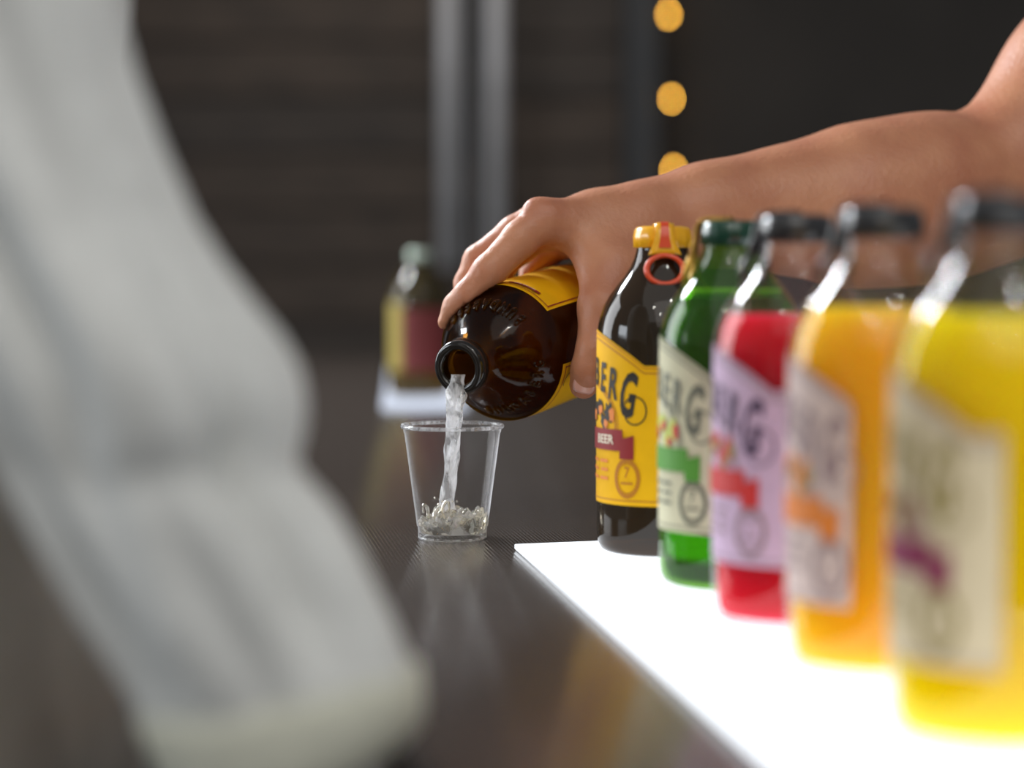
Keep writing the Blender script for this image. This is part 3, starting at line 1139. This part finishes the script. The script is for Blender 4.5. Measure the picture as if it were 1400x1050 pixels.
class Field:
    def __init__(self, lo, hi, h):
        self.lo = np.array(lo, float)
        self.h = h
        n = np.ceil((np.array(hi, float) - self.lo) / h).astype(int) + 1
        self.n = n
        self.ax = [self.lo[i] + h * np.arange(n[i]) for i in range(3)]

    def chain(self, pts, k=0.004, pad=0.03):
        """pts: list of (Vector, radius): a chain of tapered capsules, returns a field"""
        f = np.full(self.n, 1.0, dtype=np.float32)
        if len(pts) == 1: pts = [pts[0], (pts[0][0] + Vector((1e-5, 0, 0)), pts[0][1])]
        for (a, ra), (b, rb) in zip(pts, pts[1:]):
            a, b = np.array(a), np.array(b)
            R = max(ra, rb) + pad
            lo = np.minimum(a, b) - R
            hi = np.maximum(a, b) + R
            s = [slice(max(0, int((lo[i] - self.lo[i]) / self.h)), max(0, min(self.n[i], int((hi[i] - self.lo[i]) / self.h) + 2))) for i in range(3)]
            X, Y, Z = np.meshgrid(self.ax[0][s[0]], self.ax[1][s[1]], self.ax[2][s[2]], indexing='ij', sparse=True)
            if X.size * Y.size * Z.size == 0: continue
            ba = b - a
            L = max(float(ba @ ba), 1e-12)
            t = np.clip(((X - a[0]) * ba[0] + (Y - a[1]) * ba[1] + (Z - a[2]) * ba[2]) / L, 0, 1)
            d = np.sqrt((X - a[0] - t * ba[0]) ** 2 + (Y - a[1] - t * ba[1]) ** 2 + (Z - a[2] - t * ba[2]) ** 2) - (ra + (rb - ra) * t)
            f[tuple(s)] = smin(f[tuple(s)], d.astype(np.float32), k)
        return f

    def mesh(self, f):
        n = self.n
        s = f < 0
        cnt = np.zeros(n - 1, dtype=np.int8)
        for dx in (0, 1):
            for dy in (0, 1):
                for dz in (0, 1):
                    cnt += s[dx:n[0] - 1 + dx, dy:n[1] - 1 + dy, dz:n[2] - 1 + dz]
        act = (cnt > 0) & (cnt < 8)
        idx = np.argwhere(act)
        ids = np.full(n - 1, -1, dtype=np.int64)
        ids[act] = np.arange(len(idx))
        acc = np.zeros((len(idx), 3))
        num = np.zeros(len(idx))
        for ax in range(3):
            o = [i for i in range(3) if i != ax]
            for u in (0, 1):
                for v in (0, 1):
                    A = idx.copy()
                    A[:, o[0]] += u
                    A[:, o[1]] += v
                    B = A.copy()
                    B[:, ax] += 1
                    fa, fb_ = f[A[:, 0], A[:, 1], A[:, 2]], f[B[:, 0], B[:, 1], B[:, 2]]
                    c = (fa < 0) != (fb_ < 0)
                    t = np.where(c, fa / np.where(c, fa - fb_, 1), 0)
                    p = A.astype(float)
                    p[:, ax] += t
                    acc[c] += p[c]
                    num[c] += 1
        V = self.lo + self.h * acc / num[:, None]
        faces = []
        for ax in range(3):
            a1, a2 = (ax + 1) % 3, (ax + 2) % 3
            sl0 = [slice(None)] * 3
            sl1 = [slice(None)] * 3
            sl0[ax] = slice(0, -1)
            sl1[ax] = slice(1, None)
            s0, s1 = s[tuple(sl0)], s[tuple(sl1)]
            e = np.argwhere(s0 != s1)
            e = e[(e[:, a1] > 0) & (e[:, a2] > 0) & (e[:, a1] < n[a1] - 1) & (e[:, a2] < n[a2] - 1)]
            inside0 = s[e[:, 0], e[:, 1], e[:, 2]]
            q = []
            for d1, d2 in ((-1, -1), (0, -1), (0, 0), (-1, 0)):
                c = e.copy()
                c[:, a1] += d1
                c[:, a2] += d2
                q.append(ids[c[:, 0], c[:, 1], c[:, 2]])
            q = np.stack(q, 1)
            q[~inside0] = q[~inside0][:, ::-1]
            faces.append(q)
        return V, np.concatenate(faces)


def fast_obj(name, V, Fc, mat, parent=None):
    me = bpy.data.meshes.new(name)
    me.vertices.add(len(V))
    me.vertices.foreach_set('co', V.astype(np.float32).ravel())
    me.loops.add(Fc.size)
    me.loops.foreach_set('vertex_index', Fc.astype(np.int32).ravel())
    me.polygons.add(len(Fc))
    me.polygons.foreach_set('loop_start', np.arange(0, Fc.size, 4, dtype=np.int32))
    me.polygons.foreach_set('use_smooth', np.ones(len(Fc), dtype=bool))
    me.update()
    me.validate()
    o = bpy.data.objects.new(name, me)
    COL.objects.link(o)
    me.materials.append(mat)
    sm = o.modifiers.new('smooth', 'SMOOTH')
    sm.factor = 0.5
    sm.iterations = 3
    if parent: o.parent = parent
    return o


def px_r(r, d):                   # pixel radius -> metres
    return r / F * d


def J(px, py, d, rpx):
    return (P(px, py, d), px_r(rpx, d))


# the bartender's arm: shoulder, elbow, forearm, wrist, hand
arm = [J(1790, -190, 1.36, 120), J(1640, -70, 1.33, 112), J(1490, 110, 1.29, 106), J(1395, 215, 1.27, 100)]
fore = [J(1372, 262, 1.265, 92), J(1290, 268, 1.26, 97), J(1225, 276, 1.25, 95), J(1150, 284, 1.24, 90), J(1050, 288, 1.225, 66), J(960, 294, 1.21, 54), J(880, 306, 1.20, 47)]
index = [J(742, 298, 1.168, 25), J(712, 326, 1.163, 25), J(668, 372, 1.160, 23), J(640, 405, 1.160, 20.5), J(625, 420, 1.163, 19.5), J(610, 440, 1.166, 12.5)]
middle = [J(735, 300, 1.192, 24), J(704, 318, 1.194, 23), J(654, 356, 1.200, 20.5), J(640, 388, 1.200, 19), J(640, 425, 1.192, 15)]
ring = [J(748, 312, 1.212, 23), J(712, 338, 1.220, 22), J(684, 366, 1.226, 19.5), J(680, 400, 1.224, 18), J(690, 430, 1.215, 14)]
little = [J(770, 326, 1.230, 21), J(745, 350, 1.240, 20), J(728, 374, 1.242, 17), J(724, 400, 1.240, 16), J(732, 425, 1.234, 13)]
thumb = [J(868, 318, 1.190, 50), J(842, 372, 1.168, 46), J(826, 420, 1.150, 36), J(813, 478, 1.142, 25), J(806, 505, 1.142, 25), J(798, 526, 1.146, 20)]
palm = [[J(880, 306, 1.20, 46), J(820, 304, 1.185, 40), J(752, 302, 1.168, 29)],
        [J(880, 306, 1.20, 46), J(815, 306, 1.20, 40), J(745, 304, 1.192, 27)],
        [J(880, 310, 1.20, 46), J(820, 318, 1.212, 40), J(758, 316, 1.212, 26)],
        [J(880, 315, 1.205, 44), J(830, 326, 1.222, 38), J(780, 328, 1.230, 23)],
        [J(780, 316, 1.175, 23), J(805, 335, 1.170, 22), J(836, 375, 1.163, 30)],
        [J(850, 340, 1.19, 42), J(800, 318, 1.19, 26)]]


def build_arm():
    allp = [p for c in [arm, fore, index, middle, ring, little, thumb] + palm for p in c]
    lo = np.min([np.array(p) - r - .012 for p, r in allp], 0)
    hi = np.max([np.array(p) + r + .012 for p, r in allp], 0)
    fl = Field(lo, hi, 0.0017)
    body = fl.chain(fore, 0.03)
    body = smin(body, fl.chain(arm, 0.03), 0.012)
    pm = None
    for c in palm:
        g = fl.chain(c, 0.008)
        pm = g if pm is None else smin(pm, g, 0.012)
    body = smin(body, pm, 0.012)
    res = body
    for c, k in ((index, .007), (middle, .007), (ring, .007), (little, .007), (thumb, .014)):
        res = np.minimum(res, smin(body, fl.chain(c, 0.0035), k))
    # knuckle bumps and finger creases are pressed in as small spheres
    res = smin(res, fl.chain([J(730, 286, 1.166, 13)]), 0.006)
    # the hand closes on the bottle: nothing enters the glass
    X, Y, Z = np.meshgrid(*fl.ax, indexing='ij', sparse=True)
    b0, ax = np.array(PBASE), np.array(ZB)
    t = (X - b0[0]) * ax[0] + (Y - b0[1]) * ax[1] + (Z - b0[2]) * ax[2]
    rr = np.sqrt(np.maximum((X - b0[0]) ** 2 + (Y - b0[1]) ** 2 + (Z - b0[2]) ** 2 - t * t, 0))
    zz = np.linspace(0, H, 60)
    rad = np.interp(t.ravel(), zz, [radius_at(z, PR) if z > .003 else PR for z in zz]).reshape(t.shape)
    sd = np.maximum(rr - rad - 0.0006, np.maximum(-t, t - H)).astype(np.float32)
    res = np.maximum(res, -sd)
    return fast_obj('person', *fl.mesh(res), M['skin'])


armo = build_arm()
tag(armo, 'bare-armed person reaching in from the right, pouring from a brown bottle held in one hand', 'person')


def nail_mesh(c, along, across, out, L, Wd, name='fingernail'):
    vs, fs = [], []
    n, m = 8, 8
    for i in range(n + 1):
        u = i / n
        hw = Wd / 2 * (1 - 0.35 * abs(2 * u - 1) ** 3)
        for j in range(m + 1):
            v = j / m * 2 - 1
            vs.append(c + along * (u - .5) * L + across * hw * v - out * (0.0011 * v * v + .0006 * (2 * u - 1) ** 2))
    for i in range(n):
        for j in range(m):
            q = i * (m + 1) + j
            fs.append((q, q + 1, q + m + 2, q + m + 1))
    o = obj(name, vs, fs, M['nail'], armo)
    s = o.modifiers.new('solid', 'SOLIDIFY')
    s.thickness = 0.0006
    return o


c1, c2 = P(803, 505, 1.142), P(797, 530, 1.145)
al = (c2 - c1).normalized()
outd = (CAM - c2).normalized()
outd = (outd - al * outd.dot(al)).normalized()
nail_mesh(P(798.5, 527, 1.1365), al, al.cross(outd).normalized(), outd, 0.0100, 0.0125)


def ring_loft(rows, seg=40, fold=None):
    """rows: (centre, half width x, half depth y)"""
    vs, fs = [], []
    for i, (c, a, b) in enumerate(rows):
        for k in range(seg):
            t = 2 * PI * k / seg
            q = 1 + (fold(t, i) if fold else 0)
            vs.append((c.x + a * q * math.cos(t), c.y + b * q * math.sin(t), c.z))
    for i in range(len(rows) - 1):
        for k in range(seg):
            k2 = (k + 1) % seg
            fs.append((i * seg + k, i * seg + k2, (i + 1) * seg + k2, (i + 1) * seg + k))
    return vs, fs


# bartender's shirt (outside the frame; the upper arm runs into its sleeve)
sh = P(1790, -190, 1.36)
rows = []
for z, a, b in ((0.85, .17, .12), (1.0, .17, .12), (1.15, .18, .125), (1.28, .19, .125), (1.36, .19, .115), (1.41, .15, .09), (1.45, .07, .07), (1.47, .06, .06)):
    rows.append((Vector((sh.x + 0.15, sh.y + 0.06, z)), b, a))
tors = obj('shirt', *ring_loft(rows[::-1]), M['blackshirt'], armo)
d_ = (arm[1][0] - arm[0][0]).normalized()
slv = MB().tube([arm[0][0] - d_ * .06, arm[0][0] - d_ * .02, arm[0][0] + d_ * .03, arm[0][0] + d_ * .065], [.075, .072, .068, .068], 28, caps=False).build('shirt_sleeve', M['blackshirt'], armo)
s_ = slv.modifiers.new('solid', 'SOLIDIFY')
s_.thickness = .003
rows = [(Vector((sh.x + 0.15, sh.y + 0.06, z)), b, a) for z, a, b in ((0.87, .172, .122), (0.75, .18, .13), (0.5, .16, .12), (0.03, .12, .10))]
obj('trousers', *ring_loft(rows), M['trouser'], armo)

# ------------------------------------------------------------------ the customer at the left edge: sleeve, torso
SD = 0.60
right_edge = [(-900, -330), (-760, -190), (-600, -110), (-400, -20), (-200, 70), (0, 152), (100, 180), (200, 218), (300, 264), (360, 303), (420, 350), (460, 384), (500, 408), (540, 418), (580, 419), (610, 412), (635, 404), (660, 424), (700, 460), (750, 490), (800, 514), (850, 540), (900, 560), (950, 568), (985, 564), (1010, 560), (1120, 540)]
left_edge = [(-900, -640), (-760, -700), (-600, -640), (-300, -500), (0, -345), (300, -170), (640, 5), (850, 130), (1010, 236), (1120, 300)]


def interp(tab, y):
    return float(np.interp(y, [t[0] for t in tab], [t[1] for t in tab]))


def hem(y, t):
    """the lower end of the sleeve is cut on a slant: lower on the left than on the right"""
    return max(0.0, (y - 780) / 220) * 110 * (1 - math.cos(t)) / 2


def sleeve():
    seg = 96
    ys = list(np.linspace(-900, -100, 17)) + list(np.linspace(-70, 1000, 90))
    vs, fs = [], []
    for i, y in enumerate(ys):
        xr, xl = interp(right_edge, y), interp(left_edge, y)
        a = (xr - xl) / 2 / F * SD
        c = P((xr + xl) / 2, y, SD)
        b = min(0.058, max(0.034, a * 0.82))
        for k in range(seg):
            t = 2 * PI * k / seg
            # long folds that run down the sleeve and wander round it
            w_ = 0.0036 * math.sin(5 * t + y * 0.0042) + 0.0030 * math.sin(8 * t - y * 0.0030 + 1.3) + 0.0018 * math.sin(13 * t + y * 0.006 + 0.4)
            w_ += 0.0030 * math.sin(3 * t + y * 0.0065 + 2.1) * max(0, math.sin(t - 3.5))
            keep = abs(math.cos(t)) ** 6
            w_ *= (1 - 0.85 * keep)
            # the turned fold across the sleeve
            w_ *= 1 - 0.8 * min(1, max(0, (y - 820) / 90))
            w_ -= 0.0022 * math.exp(-((y - 640 + 60 * math.sin(t + PI / 2)) / 24) ** 2) * (1 - keep) * (0.5 + 0.5 * math.cos(t))
            lag = hem(y, t)
            xs = (interp(right_edge, y + lag) + interp(left_edge, y + lag)) / 2
            c2 = P(xs, y + lag, SD)
            vs.append((c2.x + (a + w_) * math.cos(t), c2.y + (b + w_) * math.sin(t), c2.z))
    for i in range(len(ys) - 1):
        for k in range(seg):
            k2 = (k + 1) % seg
            fs.append((i * seg + k, (i + 1) * seg + k, (i + 1) * seg + k2, i * seg + k2))
    return vs, fs, ys


def customer():
    # skin: the arm inside the sleeve, the forearm and hand hang beside the bar below the frame
    armc = [J(-300, -500, SD, 150), J(60, 400, SD, 95), J(240, 760, SD, 84), J(350, 1010, SD, 84), J(395, 1240, SD, 86), J(430, 1640, SD, 82), J(455, 1960, SD, 72)]
    allp = armc
    Dn = (armc[-1][0] - armc[-2][0]).normalized()
    Fw = Vector((0.25, -0.95, -0.1)).normalized()
    Fw = (Fw - Dn * Fw.dot(Dn)).normalized()
    Sd = Dn.cross(Fw)
    w0 = armc[-1][0]

    def K(a, f, s_, r_): return (w0 + Dn * a + Fw * f + Sd * s_, r_)
    fl = Field(np.min([np.array(q) for q, _ in armc], 0) - .09, np.max([np.array(q) for q, _ in armc], 0) + np.array([.10, .10, .06]) , 0.0032)
    fl = Field(fl.lo - np.array([0, 0, .13]), fl.lo + fl.h * fl.n, 0.0032)
    body = smin(fl.chain(armc, .02), fl.chain([K(0, 0, 0, .018), K(.05, 0, 0, .020), K(.08, 0, 0, .018)], .01), .012)
    body = smin(body, fl.chain([K(.02, .012, 0, .014), K(.08, .026, 0, .012)], .01), .012)
    body = smin(body, fl.chain([K(.02, -.012, 0, .014), K(.075, -.026, 0, .012)], .01), .012)
    res = body
    for f0, L in ((.030, .070), (.010, .080), (-.010, .074), (-.029, .058)):
        c = [K(.082, f0, 0, .0095), K(.082 + L * .5, f0 * 1.05, .004, .0088), K(.082 + L * .85, f0, .014, .0080), K(.082 + L, f0, .024, .0070)]
        res = np.minimum(res, smin(body, fl.chain(c, .004), .007))
    c = [K(.03, .022, .006, .013), K(.065, .044, .012, .0105), K(.092, .048, .018, .0085)]
    res = np.minimum(res, smin(body, fl.chain(c, .004), .012))
    p = fast_obj('person', *fl.mesh(res), M['skin'])
    tag(p, 'person in a loose pale sage linen shirt, arm hanging by the bar at left', 'person')
    vs, fs, ys = sleeve()
    s = obj('shirt_sleeve', vs, fs, M['linen'], p)
    sd = s.modifiers.new('solid', 'SOLIDIFY')
    sd.thickness = 0.0016
    # cuff band, turned up at the end of the sleeve
    seg = 72
    cy_ = (905, 912, 935, 960, 985, 1001, 1006)
    vs, fs = [], []
    for i, y in enumerate(cy_):
        for k in range(seg):
            t = 2 * PI * k / seg
            yy = y + hem(y, t)
            xr, xl = interp(right_edge, yy), interp(left_edge, yy)
            a = (interp(right_edge, y) - interp(left_edge, y)) / 2 / F * SD
            b = min(.0585, max(.035, a * .83))
            g = 0.0026 if 0 < i < 5 else -0.0006
            c = P((xr + xl) / 2, yy, SD)
            q = 0.0006 * math.sin(5 * t + i * .2)
            vs.append((c.x + (a + g + q) * math.cos(t), c.y + (b + g + q) * math.sin(t), c.z))
    for i in range(len(cy_) - 1):
        for k in range(seg):
            k2 = (k + 1) % seg
            fs.append((i * seg + k, (i + 1) * seg + k, (i + 1) * seg + k2, i * seg + k2))
    cf = obj('cuff', vs, fs, M['cuff'], s)
    c2_ = cf.modifiers.new('solid', 'SOLIDIFY')
    c2_.thickness = 0.0014
    # torso and trousers, mostly outside the frame
    tx, ty = -0.262, 0.75
    rowst = [(Vector((tx, ty, z)), a, b) for z, a, b in ((1.46, .055, .06), (1.44, .075, .09), (1.40, .10, .17), (1.33, .115, .20), (1.2, .12, .185), (1.12, .115, .17), (1.08, .120, .175))]
    obj('shirt', *ring_loft(rowst, 48, lambda t, i: 0.02 * math.sin(7 * t + i * .5)), M['linen'], p)
    rowst = [(Vector((tx, ty, z)), a, b) for z, a, b in ((1.10, .112, .166), (0.90, .12, .175), (0.6, .11, .15), (0.03, .08, .12))]
    obj('trousers', *ring_loft(rowst, 40, lambda t, i: 0.02 * math.sin(6 * t + i)), M['trouser'], p)
    return p


customer()
bpy.context.view_layer.update()
